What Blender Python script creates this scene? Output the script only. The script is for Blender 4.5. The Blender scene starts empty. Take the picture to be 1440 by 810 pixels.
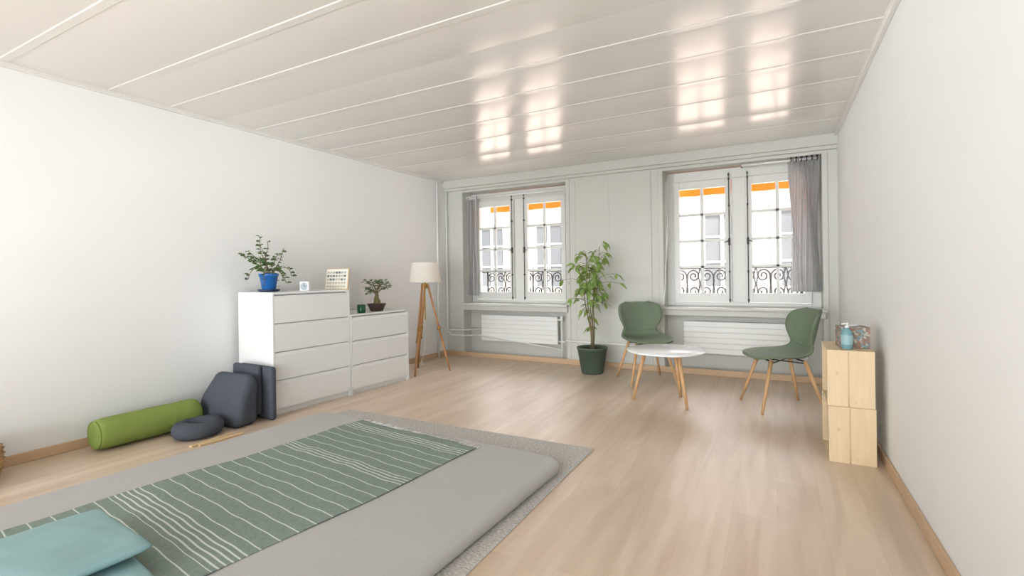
import bpy, bmesh, math, random
from math import sin, cos, pi, radians
from mathutils import Vector, Matrix
random.seed(7)
S = bpy.context.scene
COL = S.collection

# ------------------------------------------------------------ helpers
def lin(c):
    c = c/255.0
    return c/12.92 if c <= 0.04045 else ((c+0.055)/1.055)**2.4
def rgb(r, g, b): return (lin(r), lin(g), lin(b), 1)

def mat(name, col, rough=0.5, spec=0.5, noise=0.0, nscale=8.0, bump=0.0, bscale=60.0, metal=0.0, stretch=(1,1,1), coat=0.0, transl=0.0):
    m = bpy.data.materials.new(name); m.use_nodes = True
    nt = m.node_tree; b = nt.nodes['Principled BSDF']
    b.inputs['Base Color'].default_value = col
    b.inputs['Roughness'].default_value = rough
    b.inputs['Specular IOR Level'].default_value = spec
    b.inputs['Metallic'].default_value = metal
    b.inputs['Coat Weight'].default_value = coat
    tc = nt.nodes.new('ShaderNodeTexCoord'); mp = nt.nodes.new('ShaderNodeMapping')
    mp.inputs['Scale'].default_value = stretch
    nt.links.new(tc.outputs['Object'], mp.inputs['Vector'])
    n = nt.nodes.new('ShaderNodeTexNoise'); n.inputs['Scale'].default_value = nscale; n.inputs['Detail'].default_value = 4
    nt.links.new(mp.outputs['Vector'], n.inputs['Vector'])
    mx = nt.nodes.new('ShaderNodeMix'); mx.data_type = 'RGBA'
    k = 1-noise
    mx.inputs[6].default_value = (col[0]*k, col[1]*k, col[2]*k, 1)
    mx.inputs[7].default_value = (min(1, col[0]*(1+noise*.6)), min(1, col[1]*(1+noise*.6)), min(1, col[2]*(1+noise*.6)), 1)
    nt.links.new(n.outputs['Fac'], mx.inputs[0]); nt.links.new(mx.outputs[2], b.inputs['Base Color'])
    if bump > 0:
        n2 = nt.nodes.new('ShaderNodeTexNoise'); n2.inputs['Scale'].default_value = bscale; n2.inputs['Detail'].default_value = 3
        nt.links.new(mp.outputs['Vector'], n2.inputs['Vector'])
        bp = nt.nodes.new('ShaderNodeBump'); bp.inputs['Strength'].default_value = bump; bp.inputs['Distance'].default_value = 0.01
        nt.links.new(n2.outputs['Fac'], bp.inputs['Height']); nt.links.new(bp.outputs['Normal'], b.inputs['Normal'])
    if transl > 0:
        tr = nt.nodes.new('ShaderNodeBsdfTranslucent'); nt.links.new(mx.outputs[2], tr.inputs['Color'])
        ms = nt.nodes.new('ShaderNodeMixShader'); ms.inputs[0].default_value = transl
        nt.links.new(b.outputs[0], ms.inputs[1]); nt.links.new(tr.outputs[0], ms.inputs[2])
        nt.links.new(ms.outputs[0], nt.nodes['Material Output'].inputs[0])
    return m

def finish(name, bm, m=None, parent=None, smooth=False, bevel=0.0, subsurf=0, solid=0.0, bseg=2):
    bmesh.ops.recalc_face_normals(bm, faces=bm.faces[:])
    me = bpy.data.meshes.new(name); bm.to_mesh(me); bm.free()
    ob = bpy.data.objects.new(name, me); COL.objects.link(ob)
    if m:
        for mm in (m if isinstance(m, (list, tuple)) else [m]): me.materials.append(mm)
    if smooth:
        for p in me.polygons: p.use_smooth = True
    if parent: ob.parent = parent
    if solid:
        md = ob.modifiers.new('solid', 'SOLIDIFY'); md.thickness = solid; md.offset = 0
    if bevel:
        md = ob.modifiers.new('bevel', 'BEVEL'); md.width = bevel; md.segments = bseg; md.limit_method = 'ANGLE'
    if subsurf:
        md = ob.modifiers.new('sub', 'SUBSURF'); md.levels = subsurf; md.render_levels = subsurf
    return ob

def bx(bm, x0, x1, y0, y1, z0, z1, M=None, mi=0):
    r = bmesh.ops.create_cube(bm, size=1)
    T = Matrix.Translation(((x0+x1)/2, (y0+y1)/2, (z0+z1)/2)) @ Matrix.Diagonal((abs(x1-x0), abs(y1-y0), abs(z1-z0), 1))
    if M: T = M @ T
    bmesh.ops.transform(bm, matrix=T, verts=r['verts'])
    if mi:
        for f in {f for v in r['verts'] for f in v.link_faces}: f.material_index = mi
    return r['verts']

def tube(bm, p0, p1, r0, r1=None, seg=16):
    p0 = Vector(p0); p1 = Vector(p1); d = p1-p0
    r = bmesh.ops.create_cone(bm, cap_ends=True, segments=seg, radius1=r0, radius2=r0 if r1 is None else r1, depth=d.length)
    q = d.to_track_quat('Z', 'Y').to_matrix().to_4x4()
    bmesh.ops.transform(bm, matrix=Matrix.Translation((p0+p1)/2) @ q, verts=r['verts'])

def sweep(bm, pts, r, seg=8, closed=False):
    pts = [Vector(p) for p in pts]; n = len(pts); rings = []
    for i, p in enumerate(pts):
        a = pts[i-1] if (i > 0 or closed) else pts[i]
        b = pts[(i+1) % n] if (i < n-1 or closed) else pts[i]
        t = (b-a).normalized()
        up = Vector((0, 0, 1)) if abs(t.z) < .95 else Vector((0, 1, 0))
        if abs(t.y) < 0.3: up = Vector((0, 1, 0))
        s = t.cross(up).normalized(); u = s.cross(t)
        rr = r[i] if isinstance(r, (list, tuple)) else r
        rings.append([bm.verts.new(p + s*cos(2*pi*k/seg)*rr + u*sin(2*pi*k/seg)*rr) for k in range(seg)])
    for i in range(n if closed else n-1):
        A = rings[i]; B = rings[(i+1) % n]
        for k in range(seg):
            bm.faces.new((A[k], A[(k+1) % seg], B[(k+1) % seg], B[k]))
    if not closed:
        bm.faces.new(rings[0]); bm.faces.new(rings[-1][::-1])

def lathe(bm, prof, seg=40, c=(0, 0)):
    rings = []
    for r, z in prof:
        rings.append([bm.verts.new((c[0]+r*cos(2*pi*k/seg), c[1]+r*sin(2*pi*k/seg), z)) for k in range(seg)])
    for A, B in zip(rings, rings[1:]):
        for k in range(seg): bm.faces.new((A[k], A[(k+1) % seg], B[(k+1) % seg], B[k]))
    bm.faces.new(rings[0]); bm.faces.new(rings[-1][::-1])

def rbox(bm, sx, sy, sz, r, seg=4, c=(0, 0, 0)):
    vs = bx(bm, c[0]-sx/2, c[0]+sx/2, c[1]-sy/2, c[1]+sy/2, c[2]-sz/2, c[2]+sz/2)
    es = list({e for v in vs for e in v.link_edges})
    bmesh.ops.bevel(bm, geom=es, offset=r, segments=seg, profile=0.5, affect='EDGES')

def thing(name, label, cat, loc=(0, 0, 0), rot=(0, 0, 0), group=None):
    e = bpy.data.objects.new(name, None); e.empty_display_size = .1; COL.objects.link(e)
    e.location = loc; e.rotation_euler = rot
    e['label'] = label; e['category'] = cat
    if group: e['group'] = group
    return e
def tag(ob, label, cat, group=None):
    ob['label'] = label; ob['category'] = cat
    if group: ob['group'] = group
    return ob
def struct(ob): ob['kind'] = 'structure'; return ob

def copy_thing(src, loc, rotz, label=None):
    n = src.copy(); COL.objects.link(n); n.location = loc; n.rotation_euler = (0, 0, rotz)
    if label: n['label'] = label
    def rec(s, d):
        for ch in s.children:
            c = ch.copy(); COL.objects.link(c); c.parent = d
            c.matrix_parent_inverse = ch.matrix_parent_inverse.copy(); rec(ch, c)
    rec(src, n)
    return n

# ------------------------------------------------------------ materials
WHITE = mat('wall paint white', rgb(233, 234, 233), .75, .25, .02, 3, .05, 200)
GREYW = mat('wood panel paint warm grey', rgb(205, 205, 198), .4, .4, .03, 3)
WINW = mat('window paint off white', rgb(228, 229, 225), .35, .4, .02, 4)
BASEB = mat('oak baseboard', rgb(204, 174, 142), .5, .4, .15, 6, 0, 60, 0, (1, 1, 8))
DRW = mat('white lacquer', rgb(228, 229, 228), .35, .5, .01, 3)
DRG = mat('drawer gap shadow', rgb(200, 200, 198), .6, .3, .01)
OAK = mat('light beech wood', rgb(210, 168, 122), .45, .4, .18, 9, 0, 60, 0, (6, 6, 1))
OAKD = mat('tripod oak wood', rgb(184, 136, 92), .5, .4, .25, 9, 0, 60, 0, (6, 6, 1))
CHG = mat('sage green fabric shell', rgb(112, 126, 104), .7, .35, .12, 20, .2, 300)
BLKM = mat('black metal', rgb(34, 34, 35), .45, .5, .05, 8)
IRON = mat('dark iron', rgb(46, 45, 45), .5, .5, .1, 8)
BOLT = mat('aged grey iron bolt', rgb(84, 82, 80), .45, .5, .1, 8)
TBL = mat('white table lacquer', rgb(238, 240, 241), .25, .5, .01, 3)
POTG = mat('dark green glazed planter', rgb(74, 90, 76), .5, .5, .08, 5)
SOIL = mat('potting soil', rgb(58, 44, 34), .95, .1, .4, 60, .6, 90)
LEAF = mat('leaf green', rgb(156, 184, 104), .45, .45, .28, 9, transl=.32)
LEAFD = mat('dark leaf green', rgb(84, 114, 64), .45, .4, .3, 12, transl=.15)
BARK = mat('green brown bark', rgb(122, 112, 76), .8, .3, .3, 30, .4, 60)
RADW = mat('radiator white enamel', rgb(236, 237, 234), .35, .5, .01, 3)
CURT = mat('grey curtain fabric', rgb(184, 184, 184), .9, .15, .08, 20, .2, 400, transl=.45)
MATR = mat('mattress light grey fabric', rgb(180, 179, 178), .95, .15, .04, 5, .4, 7)
TEAL = mat('pale aqua satin pillow', rgb(138, 173, 176), .55, .35, .05, 4, .4, 8)
DARKF = mat('charcoal slate fabric', rgb(78, 83, 92), .9, .2, .1, 20, .3, 250)
GREENB = mat('muted lime green canvas', rgb(132, 151, 78), .85, .2, .08, 10, .7, 18)
WICK = mat('tan wicker', rgb(190, 152, 108), .7, .3, .25, 30, .6, 90)
BLUE = mat('blue ceramic', rgb(42, 104, 176), .3, .5, .05, 6)
NAVY = mat('navy ceramic', rgb(34, 50, 84), .35, .5, .05, 6)
BROWNP = mat('dark brown ceramic', rgb(72, 56, 50), .4, .5, .1, 8)
CUPG = mat('dark green glass jar', rgb(24, 82, 50), .2, .5, .05, 8)
SHADE = mat('cream linen shade', rgb(246, 241, 232), .85, .2, .03, 30, .2, 300, transl=.3)
BRASS = mat('aged brass', rgb(170, 140, 80), .35, .5, .1, 8, metal=.9)
WPLAS = mat('white plastic', rgb(238, 238, 238), .35, .5, .01)
WOOD = mat('pale wood slat', rgb(216, 190, 150), .6, .3, .15, 10)
STREET = mat('pale paving street', rgb(222, 212, 205), .9, .2, .08, 3)
FACA = mat('pale stucco facade', rgb(186, 177, 170), .9, .2, .06, 1.5)
FACB = mat('pink white facade reflector', rgb(248, 228, 216), .9, .2, .04, 1.5)  # extra bright tone for the added reflector band low on the facade
FACT = mat('sandstone trim', rgb(160, 154, 148), .8, .2, .08, 3)
FGL = mat('street window glass', rgb(96, 98, 100), .35, .3, .4, .8)
SASH = mat('street window sash white', rgb(200, 198, 194), .5, .4, .03, 3)

def pinemat():
    m = mat('knotty pine crate wood', rgb(224, 202, 166), .6, .3, .16, 7, .08, 40, 0, (6, 6, .8)); nt = m.node_tree; L = nt.links
    b = nt.nodes['Principled BSDF']; src = b.inputs['Base Color'].links[0].from_socket
    tc = nt.nodes.new('ShaderNodeTexCoord'); mp = nt.nodes.new('ShaderNodeMapping'); mp.inputs['Scale'].default_value = (12, 12, 8); mp.inputs['Location'].default_value = (.3, .2, .65)
    L.new(tc.outputs['Object'], mp.inputs[0])
    v = nt.nodes.new('ShaderNodeTexVoronoi'); v.inputs['Scale'].default_value = 1; L.new(mp.outputs[0], v.inputs['Vector'])
    cr = nt.nodes.new('ShaderNodeValToRGB'); cr.color_ramp.elements[0].position = .05; cr.color_ramp.elements[0].color = rgb(176, 130, 92)
    cr.color_ramp.elements[1].position = .13; cr.color_ramp.elements[1].color = (1, 1, 1, 1)
    L.new(v.outputs['Distance'], cr.inputs[0])
    mx = nt.nodes.new('ShaderNodeMix'); mx.data_type = 'RGBA'; mx.blend_type = 'MULTIPLY'; mx.inputs[0].default_value = .35
    L.new(src, mx.inputs[6]); L.new(cr.outputs[0], mx.inputs[7]); L.new(mx.outputs[2], b.inputs['Base Color'])
    return m
PINE = pinemat()

def rugmat():
    m = mat('woven grey rug', rgb(176, 170, 162), .98, .1, .12, 8, .6, 120)
    nt = m.node_tree; L = nt.links; b = nt.nodes['Principled BSDF']
    tc = nt.nodes.new('ShaderNodeTexCoord'); mp = nt.nodes.new('ShaderNodeMapping'); mp.inputs['Scale'].default_value = (60, 130, 1)
    L.new(tc.outputs['Object'], mp.inputs[0])
    v = nt.nodes.new('ShaderNodeTexNoise'); v.inputs['Scale'].default_value = 1; v.inputs['Detail'].default_value = 3; L.new(mp.outputs[0], v.inputs['Vector'])
    cr = nt.nodes.new('ShaderNodeValToRGB'); cr.color_ramp.elements[0].position = .33; cr.color_ramp.elements[0].color = rgb(164, 160, 154)
    cr.color_ramp.elements[1].position = .65; cr.color_ramp.elements[1].color = rgb(210, 207, 202)
    L.new(v.outputs['Fac'], cr.inputs[0]); L.new(cr.outputs[0], b.inputs['Base Color'])
    return m
RUG = rugmat()

def awn():
    m = bpy.data.materials.new('orange awning cloth'); m.use_nodes = True; nt = m.node_tree
    b = nt.nodes['Principled BSDF']; out = nt.nodes['Material Output']
    n = nt.nodes.new('ShaderNodeTexNoise'); n.inputs['Scale'].default_value = 5
    mx = nt.nodes.new('ShaderNodeMix'); mx.data_type = 'RGBA'
    mx.inputs[6].default_value = rgb(234, 104, 26); mx.inputs[7].default_value = rgb(242, 118, 38)
    nt.links.new(n.outputs['Fac'], mx.inputs[0]); nt.links.new(mx.outputs[2], b.inputs['Base Color'])
    b.inputs['Roughness'].default_value = .9
    tr = nt.nodes.new('ShaderNodeBsdfTranslucent'); nt.links.new(mx.outputs[2], tr.inputs['Color'])
    ms = nt.nodes.new('ShaderNodeMixShader'); ms.inputs[0].default_value = .22
    nt.links.new(b.outputs[0], ms.inputs[1]); nt.links.new(tr.outputs[0], ms.inputs[2]); nt.links.new(ms.outputs[0], out.inputs[0])
    return m
AWN = awn()

def glassmat():
    m = bpy.data.materials.new('window glass'); m.use_nodes = True; nt = m.node_tree
    nt.nodes.remove(nt.nodes['Principled BSDF']); out = nt.nodes['Material Output']
    t = nt.nodes.new('ShaderNodeBsdfTransparent'); g = nt.nodes.new('ShaderNodeBsdfGlossy'); g.inputs['Roughness'].default_value = .02
    f = nt.nodes.new('ShaderNodeFresnel'); f.inputs['IOR'].default_value = 1.2
    ms = nt.nodes.new('ShaderNodeMixShader')
    nt.links.new(f.outputs[0], ms.inputs[0]); nt.links.new(t.outputs[0], ms.inputs[1]); nt.links.new(g.outputs[0], ms.inputs[2])
    nt.links.new(ms.outputs[0], out.inputs[0]); return m
GLASS = glassmat()

def floormat():
    m = bpy.data.materials.new('oak laminate planks'); m.use_nodes = True; nt = m.node_tree; L = nt.links
    b = nt.nodes['Principled BSDF']
    tc = nt.nodes.new('ShaderNodeTexCoord')
    mp = nt.nodes.new('ShaderNodeMapping'); mp.inputs['Rotation'].default_value = (0, 0, radians(90))
    L.new(tc.outputs['Object'], mp.inputs['Vector'])
    br = nt.nodes.new('ShaderNodeTexBrick'); br.offset = .37
    br.inputs['Scale'].default_value = 1; br.inputs['Brick Width'].default_value = 1.28; br.inputs['Row Height'].default_value = .19
    br.inputs['Mortar Size'].default_value = .0007; br.inputs['Mortar Smooth'].default_value = .3
    br.inputs['Color1'].default_value = rgb(210, 191, 169); br.inputs['Color2'].default_value = rgb(218, 200, 180)
    br.inputs['Mortar'].default_value = rgb(194, 174, 152); br.inputs['Bias'].default_value = 0
    L.new(mp.outputs['Vector'], br.inputs['Vector'])
    mp2 = nt.nodes.new('ShaderNodeMapping'); mp2.inputs['Scale'].default_value = (7, .7, 1)
    L.new(tc.outputs['Object'], mp2.inputs['Vector'])
    n = nt.nodes.new('ShaderNodeTexNoise'); n.inputs['Scale'].default_value = 1.3; n.inputs['Detail'].default_value = 8; n.inputs['Roughness'].default_value = .56
    n.inputs['Distortion'].default_value = .8
    L.new(mp2.outputs['Vector'], n.inputs['Vector'])
    cr = nt.nodes.new('ShaderNodeValToRGB')
    cr.color_ramp.elements[0].position = .32; cr.color_ramp.elements[0].color = (.79, .725, .665, 1)
    cr.color_ramp.elements[1].position = .66; cr.color_ramp.elements[1].color = (1.04, 1.04, 1.04, 1)
    L.new(n.outputs['Fac'], cr.inputs[0])
    mx = nt.nodes.new('ShaderNodeMix'); mx.data_type = 'RGBA'; mx.blend_type = 'MULTIPLY'; mx.inputs[0].default_value = .8
    L.new(br.outputs['Color'], mx.inputs[6]); L.new(cr.outputs[0], mx.inputs[7]); L.new(mx.outputs[2], b.inputs['Base Color'])
    b.inputs['Roughness'].default_value = .38; b.inputs['Specular IOR Level'].default_value = 1.0
    return m
FLOOR = floormat()

CEIL = mat('glossy ceiling paint', rgb(221, 219, 214), .20, 1.0, .02, 2, .05, 2.5)

# ------------------------------------------------------------ room shell
XR, XL, YB, H = .571, -4.22, 5.87, 2.52
Y0 = -1.6
bm = bmesh.new(); bx(bm, XL-.2, XR+.2, Y0, 6.4, -.2, 0); struct(finish('floor', bm, FLOOR))
bm = bmesh.new(); bx(bm, XL-.2, XL, Y0, 6.4, 0, H+.2); struct(finish('wall_left', bm, WHITE))
bm = bmesh.new(); bx(bm, XR, XR+.2, Y0, 6.4, 0, H+.2); struct(finish('wall_right', bm, WHITE))

# painted board ceiling: slightly cupped boards with flat cover strips on the joints
bm = bmesh.new(); bx(bm, XL, XR, Y0, YB+.4, H+.002, H+.2)
joints = [Y0, -.7, -.1, .5, 1.2, 1.77, 2.18, 2.55, 2.9, 3.32, 3.76, 4.23, 4.8, 5.3, YB+.4]
smooth_faces = []
for a, b in zip(joints, joints[1:]):
    n = 14; prev = None
    sag = .0062*(b-a)/.45
    for i in range(n+1):
        u = i/n; y = a+(b-a)*u; z = H-sag*4*u*(1-u)
        cur = (bm.verts.new((XL, y, z)), bm.verts.new((XR, y, z)))
        if prev: smooth_faces.append(bm.faces.new((prev[0], prev[1], cur[1], cur[0])))
        prev = cur
for f in smooth_faces: f.smooth = True
for y in joints[1:-1]:
    if y == 2.55: continue
    w_ = .022
    A = [bm.verts.new((XL, y+d, H-z)) for d, z in ((-w_-.010, -.002), (-w_, .0055), (w_, .0055), (w_+.010, -.002))]
    B = [bm.verts.new((XR, v.co.y, v.co.z)) for v in A]
    for i in range(3): bm.faces.new((A[i], A[i+1], B[i+1], B[i]))
struct(finish('ceiling', bm, CEIL))

NX = [(-3.92, -2.34), (-1.13, .44)]
def wallbox(*q):
    bm = bmesh.new(); bx(bm, *q); struct(finish('wall_back', bm, GREYW))
wallbox(XL, NX[0][0], YB, 6.38, 0, H); wallbox(NX[0][1], NX[1][0], YB, 6.38, 0, H); wallbox(NX[1][1], XR, YB, 6.38, 0, H)
for a, b in NX:
    wallbox(a, b, YB, 6.38, 2.34, H); wallbox(a, b, 6.06, 6.38, 0, .74)
tn = [0]
def trim(boxes, m, bev=.004):
    tn[0] += 1
    bm = bmesh.new()
    for q in boxes: bx(bm, *q)
    return struct(finish('trim_%d' % tn[0], bm, m, bevel=bev))
trim([(XL, XR, 5.79, YB, 2.40, H), (XL, XR, 5.82, YB, 2.365, 2.40)], GREYW)
trim([(XL, XL+.03, Y0, 5.79, 2.485, H)], CEIL)
trim([(XR-.03, XR, Y0, 5.79, 2.48, H)], CEIL)
for a, b in NX:
    trim([(a-.03, b+.03, 5.78, 6.10, .725, .755), (a-.02, b+.02, 5.82, 5.87, .66, .725)], GREYW, .006)
for a, b in NX:
    trim([(a-.05, a, YB-.012, YB, .0, 2.365), (b, b+.05, YB-.012, YB, .0, 2.365), (a, b, YB-.012, YB, 2.33, 2.365)], GREYW)
trim([(x-.008, x+.008, YB-.003, YB, 0, 2.36) for x in (-2.22, -1.78)]+[(-1.29, -1.265, YB-.012, YB, 0, 2.36)], GREYW, .002)
bm = bmesh.new(); bx(bm, XL, XL+.015, Y0, YB, 0, .065); struct(finish('baseboard_left', bm, BASEB, bevel=.004))
bm = bmesh.new(); bx(bm, XR-.015, XR, Y0, YB, 0, .065); struct(finish('baseboard_right', bm, BASEB, bevel=.004))
bm = bmesh.new(); bx(bm, XL+.015, XR-.015, YB-.034, YB-.019, 0, .065); struct(finish('baseboard_back', bm, BASEB, bevel=.004))

# ------------------------------------------------------------ windows
def window(n, cx):
    y = 6.12; z0, z1 = .755, 2.33; ow = .785
    bm = bmesh.new()
    bx(bm, cx-ow, cx-.70, y-.03, y+.05, z0, z1); bx(bm, cx+.70, cx+ow, y-.03, y+.05, z0, z1)
    bx(bm, cx-.70, cx+.70, y-.03, y+.05, 2.215, z1); bx(bm, cx-.70, cx+.70, y-.03, y+.05, z0, .80)
    bx(bm, cx-.072, cx+.072, y-.02, y+.05, .80, 2.215)
    w = struct(finish('window_%d' % n, bm, WINW, bevel=.005))
    for sx in (-1, 1):
        a, b = sorted((cx+sx*.075, cx+sx*.698))
        bm = bmesh.new(); ya, yb = y-.055, y+.0
        bx(bm, a, a+.062, ya, yb, .805, 2.21); bx(bm, b-.062, b, ya, yb, .805, 2.21)
        bx(bm, a+.062, b-.062, ya, yb, .805, .905); bx(bm, a+.062, b-.062, ya, yb, 2.125, 2.21)
        g0, g1 = a+.062, b-.062
        m_ = (g0+g1)/2; bx(bm, m_-.017, m_+.017, ya+.024, yb-.012, .905, 2.125)
        for k in range(1, 4):
            zz = .905+(2.125-.905)*k/4
            bx(bm, g0, g1, ya+.024, yb-.012, zz-.015, zz+.015)
        c = finish('casement', bm, WINW, parent=w, bevel=.003)
        bm = bmesh.new(); bx(bm, g0, g1, y-.02, y-.017, .905, 2.125); finish('glass_pane', bm, GLASS, parent=c)
        bm = bmesh.new(); bxp = cx+sx*.095; yy = ya-.016
        tube(bm, (bxp, yy, .80), (bxp, yy, 2.24), .005, seg=10)
        for zz in (.83, 1.15, 1.9, 2.2): bx(bm, bxp-.009, bxp+.009, ya-.022, ya, zz-.010, zz+.010)
        bx(bm, bxp-.011, bxp+.011, ya-.022, ya, 1.45, 1.53)
        tube(bm, (bxp, yy-.01, 1.5), (bxp+sx*.06, yy-.03, 1.48), .007, .004, 10)
        tube(bm, (bxp, yy, 2.24), (bxp, yy-.0, 2.27), .012, .005, 10)
        finish('window_bolt', bm, BOLT, parent=c, smooth=True)
    return w
WC = [-3.13, -.345]
for i, c in enumerate(WC): window(i+1, c)

# ------------------------------------------------------------ outside
def railing(cx):
    bm = bmesh.new(); y = 6.52; x0, x1 = cx-.78, cx+.78
    tube(bm, (x0, y, 1.20), (x1, y, 1.20), .014); tube(bm, (x0, y, .80), (x1, y, .80), .012)
    for x in (x0, cx, x1): tube(bm, (x, y, .74), (x, y, 1.20), .009, seg=8)
    for x in (x0, x1): tube(bm, (x, y, 1.19), (x, 6.38, 1.19), .01); tube(bm, (x, y, .8), (x, 6.38, .8), .01)
    nU = 5
    for i in range(nU):
        xc = x0+(x1-x0)*(i+.5)/nU
        for s in (-1, 1):
            for (zc, dz, R_) in ((1.10, 1, .074), (.905, -1, .074)):
                pts = []
                for k in range(30):
                    a = k/29*3.3*pi; r = R_*(1-k/36)
                    pts.append((xc+s*(.079-r*cos(a)), y, zc+dz*r*sin(a)*1.1))
                sweep(bm, [(xc, y, 1.0)]+pts, .010, 6)
            sweep(bm, [(xc+s*.152, y, .80), (xc+s*.135, y, .9), (xc+s*.152, y, 1.0), (xc+s*.135, y, 1.1), (xc+s*.152, y, 1.20)], .008, 6)
    o = finish('balcony_railing', bm, IRON, smooth=True)
    tag(o, 'black wrought iron railing with scrolls outside the window', 'railing', 'wrought iron window railings')
for c in WC: railing(c)

def awning(cx):
    t = thing('awning', 'orange canvas awning with straight valance outside the window', 'awning', (cx, 6.4, 2.40), group='orange window awnings')
    bm = bmesh.new(); n = 60; x0, x1 = -.82, .82
    rows = [(0.0, .08), (.30, -.11), (.302, -.15), (.304, -.270)]
    g = []
    for j, (yy, zz) in enumerate(rows):
        r = []
        for i in range(n+1):
            x = x0+(x1-x0)*i/n; z = zz
            if j == 3: z = zz+.003*sin(pi*i/7)
            r.append(bm.verts.new((x, yy+(.006*sin(i*.8) if j > 1 else 0), z)))
        g.append(r)
    for A, B in zip(g, g[1:]):
        for i in range(n): bm.faces.new((A[i], A[i+1], B[i+1], B[i]))
    finish('awning_cloth', bm, AWN, parent=t, smooth=False)
    bm = bmesh.new(); tube(bm, (x0, .28, -.10), (x1, .28, -.10), .012)
    for x in (x0, x1): tube(bm, (x, .28, -.10), (x, -.03, -.10), .008)
    finish('awning_bar', bm, BOLT, parent=t, smooth=True)
for c in WC: awning(c)

FY = 13.0
t = thing('building', 'cream stucco town house with tall windows across the street', 'building', (0, FY, -6))
bm = bmesh.new(); bx(bm, -22, 14, 0, 3, 0, 10.6)
bx(bm, -22, 14, -.12, 0, 9.5, 9.72)
finish('facade_wall', bm, FACA, parent=t)
bm = bmesh.new(); bx(bm, -22, 14, -.10, 0, 0, 6.2); bx(bm, -22, 14, -.16, 0, 6.2, 6.32)  # unseen pale band, added to brighten the reflections in the ceiling
finish('lower_facade_reflector', bm, FACB, parent=t)
xs = [-13.9, -11.7, -9.7, -7.6, -5.7, -3.3, -1.1, .55, 2.8, 5]
for x in xs:
    fz = 6.75
    bm = bmesh.new()
    w, hh = .45, 1.85
    bx(bm, x-w-.14, x-w, -.08, 0, fz, fz+hh); bx(bm, x+w, x+w+.14, -.08, 0, fz, fz+hh)
    bx(bm, x-w-.18, x+w+.18, -.1, 0, fz+hh, fz+hh+.2); bx(bm, x-w-.2, x+w+.2, -.16, 0, fz-.14, fz)
    wf = finish('facade_window', bm, FACT, parent=t)
    bm = bmesh.new()
    bx(bm, x-w, x+w, -.03, -.01, fz, fz+hh); gl = finish('window_glass', bm, FGL, parent=wf)
    bm = bmesh.new()
    for q in ((x-w, x-w+.06), (x-.04, x+.04), (x+w-.06, x+w)): bx(bm, q[0], q[1], -.06, -.03, fz, fz+hh)
    for zz in (0, .62, 1.24, hh-.06): bx(bm, x-w, x+w, -.058, -.032, fz+zz, fz+zz+.05)
    finish('window_sash', bm, SASH, parent=wf)
bm = bmesh.new(); bx(bm, -22, 14, 6.6, FY+3, -6.2, -6)
o = finish('street', bm, STREET); tag(o, 'pale paved street between the buildings', 'street'); o['kind'] = 'stuff'

# ------------------------------------------------------------ radiators and pipes
def radiator(x0, w, label):
    t = thing('radiator', label, 'radiator', (x0+w/2, 5.97, .22), group='flat wall radiators')
    bm = bmesh.new(); hh = .37
    nb = 6
    for k in range(nb):
        bx(bm, -w/2, w/2, -.025, .02, k*hh/nb+.004, (k+1)*hh/nb-.004)
    bx(bm, -w/2+.005, w/2-.005, -.010, .03, .002, hh-.002)
    finish('radiator_panel', bm, RADW, parent=t, bevel=.003)
    for x in (-w/2+.12, w/2-.12):
        bm = bmesh.new(); bx(bm, x-.02, x+.02, .02, .088, .08, .3)
        finish('wall_bracket', bm, RADW, parent=t)
    bm = bmesh.new(); tube(bm, (w/2, -.0, .33), (w/2+.05, 0, .33), .012); tube(bm, (w/2+.05, 0, .31), (w/2+.05, 0, .38), .02)
    tube(bm, (w/2+.05, 0, .33), (w/2+.05, 0, -.22), .010); tube(bm, (w/2, 0, .04), (w/2+.09, 0, .04), .010)
    finish('valve', bm, RADW, parent=t, smooth=True)
radiator(-3.68, 1.17, 'white flat radiator with horizontal ribs under the window sill')
radiator(-.93, 1.17, 'white flat radiator with horizontal ribs under the window sill')
bm = bmesh.new()
sweep(bm, [(-4.16, 5.80, 2.36), (-4.16, 5.80, .36), (-4.10, 5.80, .30), (-3.9, 5.80, .30), (-3.80, 5.87, .30), (-3.72, 5.93, .30), (-2.42, 5.93, .16), (-2.34, 5.82, .30), (-1.16, 5.82, .28), (-1.05, 5.93, .26), (-.95, 5.98, .26)], .011, 10)
o = finish('heating_pipe', bm, RADW, smooth=True); tag(o, 'white painted heating pipe along the panelled wall', 'pipe', 'heating pipes')
bm = bmesh.new()
sweep(bm, [(-4.185, 5.62, 2.47), (-4.185, 5.62, .0)], .014, 10)
o = finish('heating_pipe', bm, RADW, smooth=True); tag(o, 'white painted vertical heating pipe in the corner', 'pipe', 'heating pipes')
bm = bmesh.new()
sweep(bm, [(-4.15, 5.76, .38), (-3.9, 5.76, .38), (-3.83, 5.84, .38), (-3.80, 5.93, .38), (-3.68, 5.96, .38)], .010, 10)
o = finish('heating_pipe', bm, RADW, smooth=True); tag(o, 'white painted heating pipe feeding the radiator', 'pipe', 'heating pipes')

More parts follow.
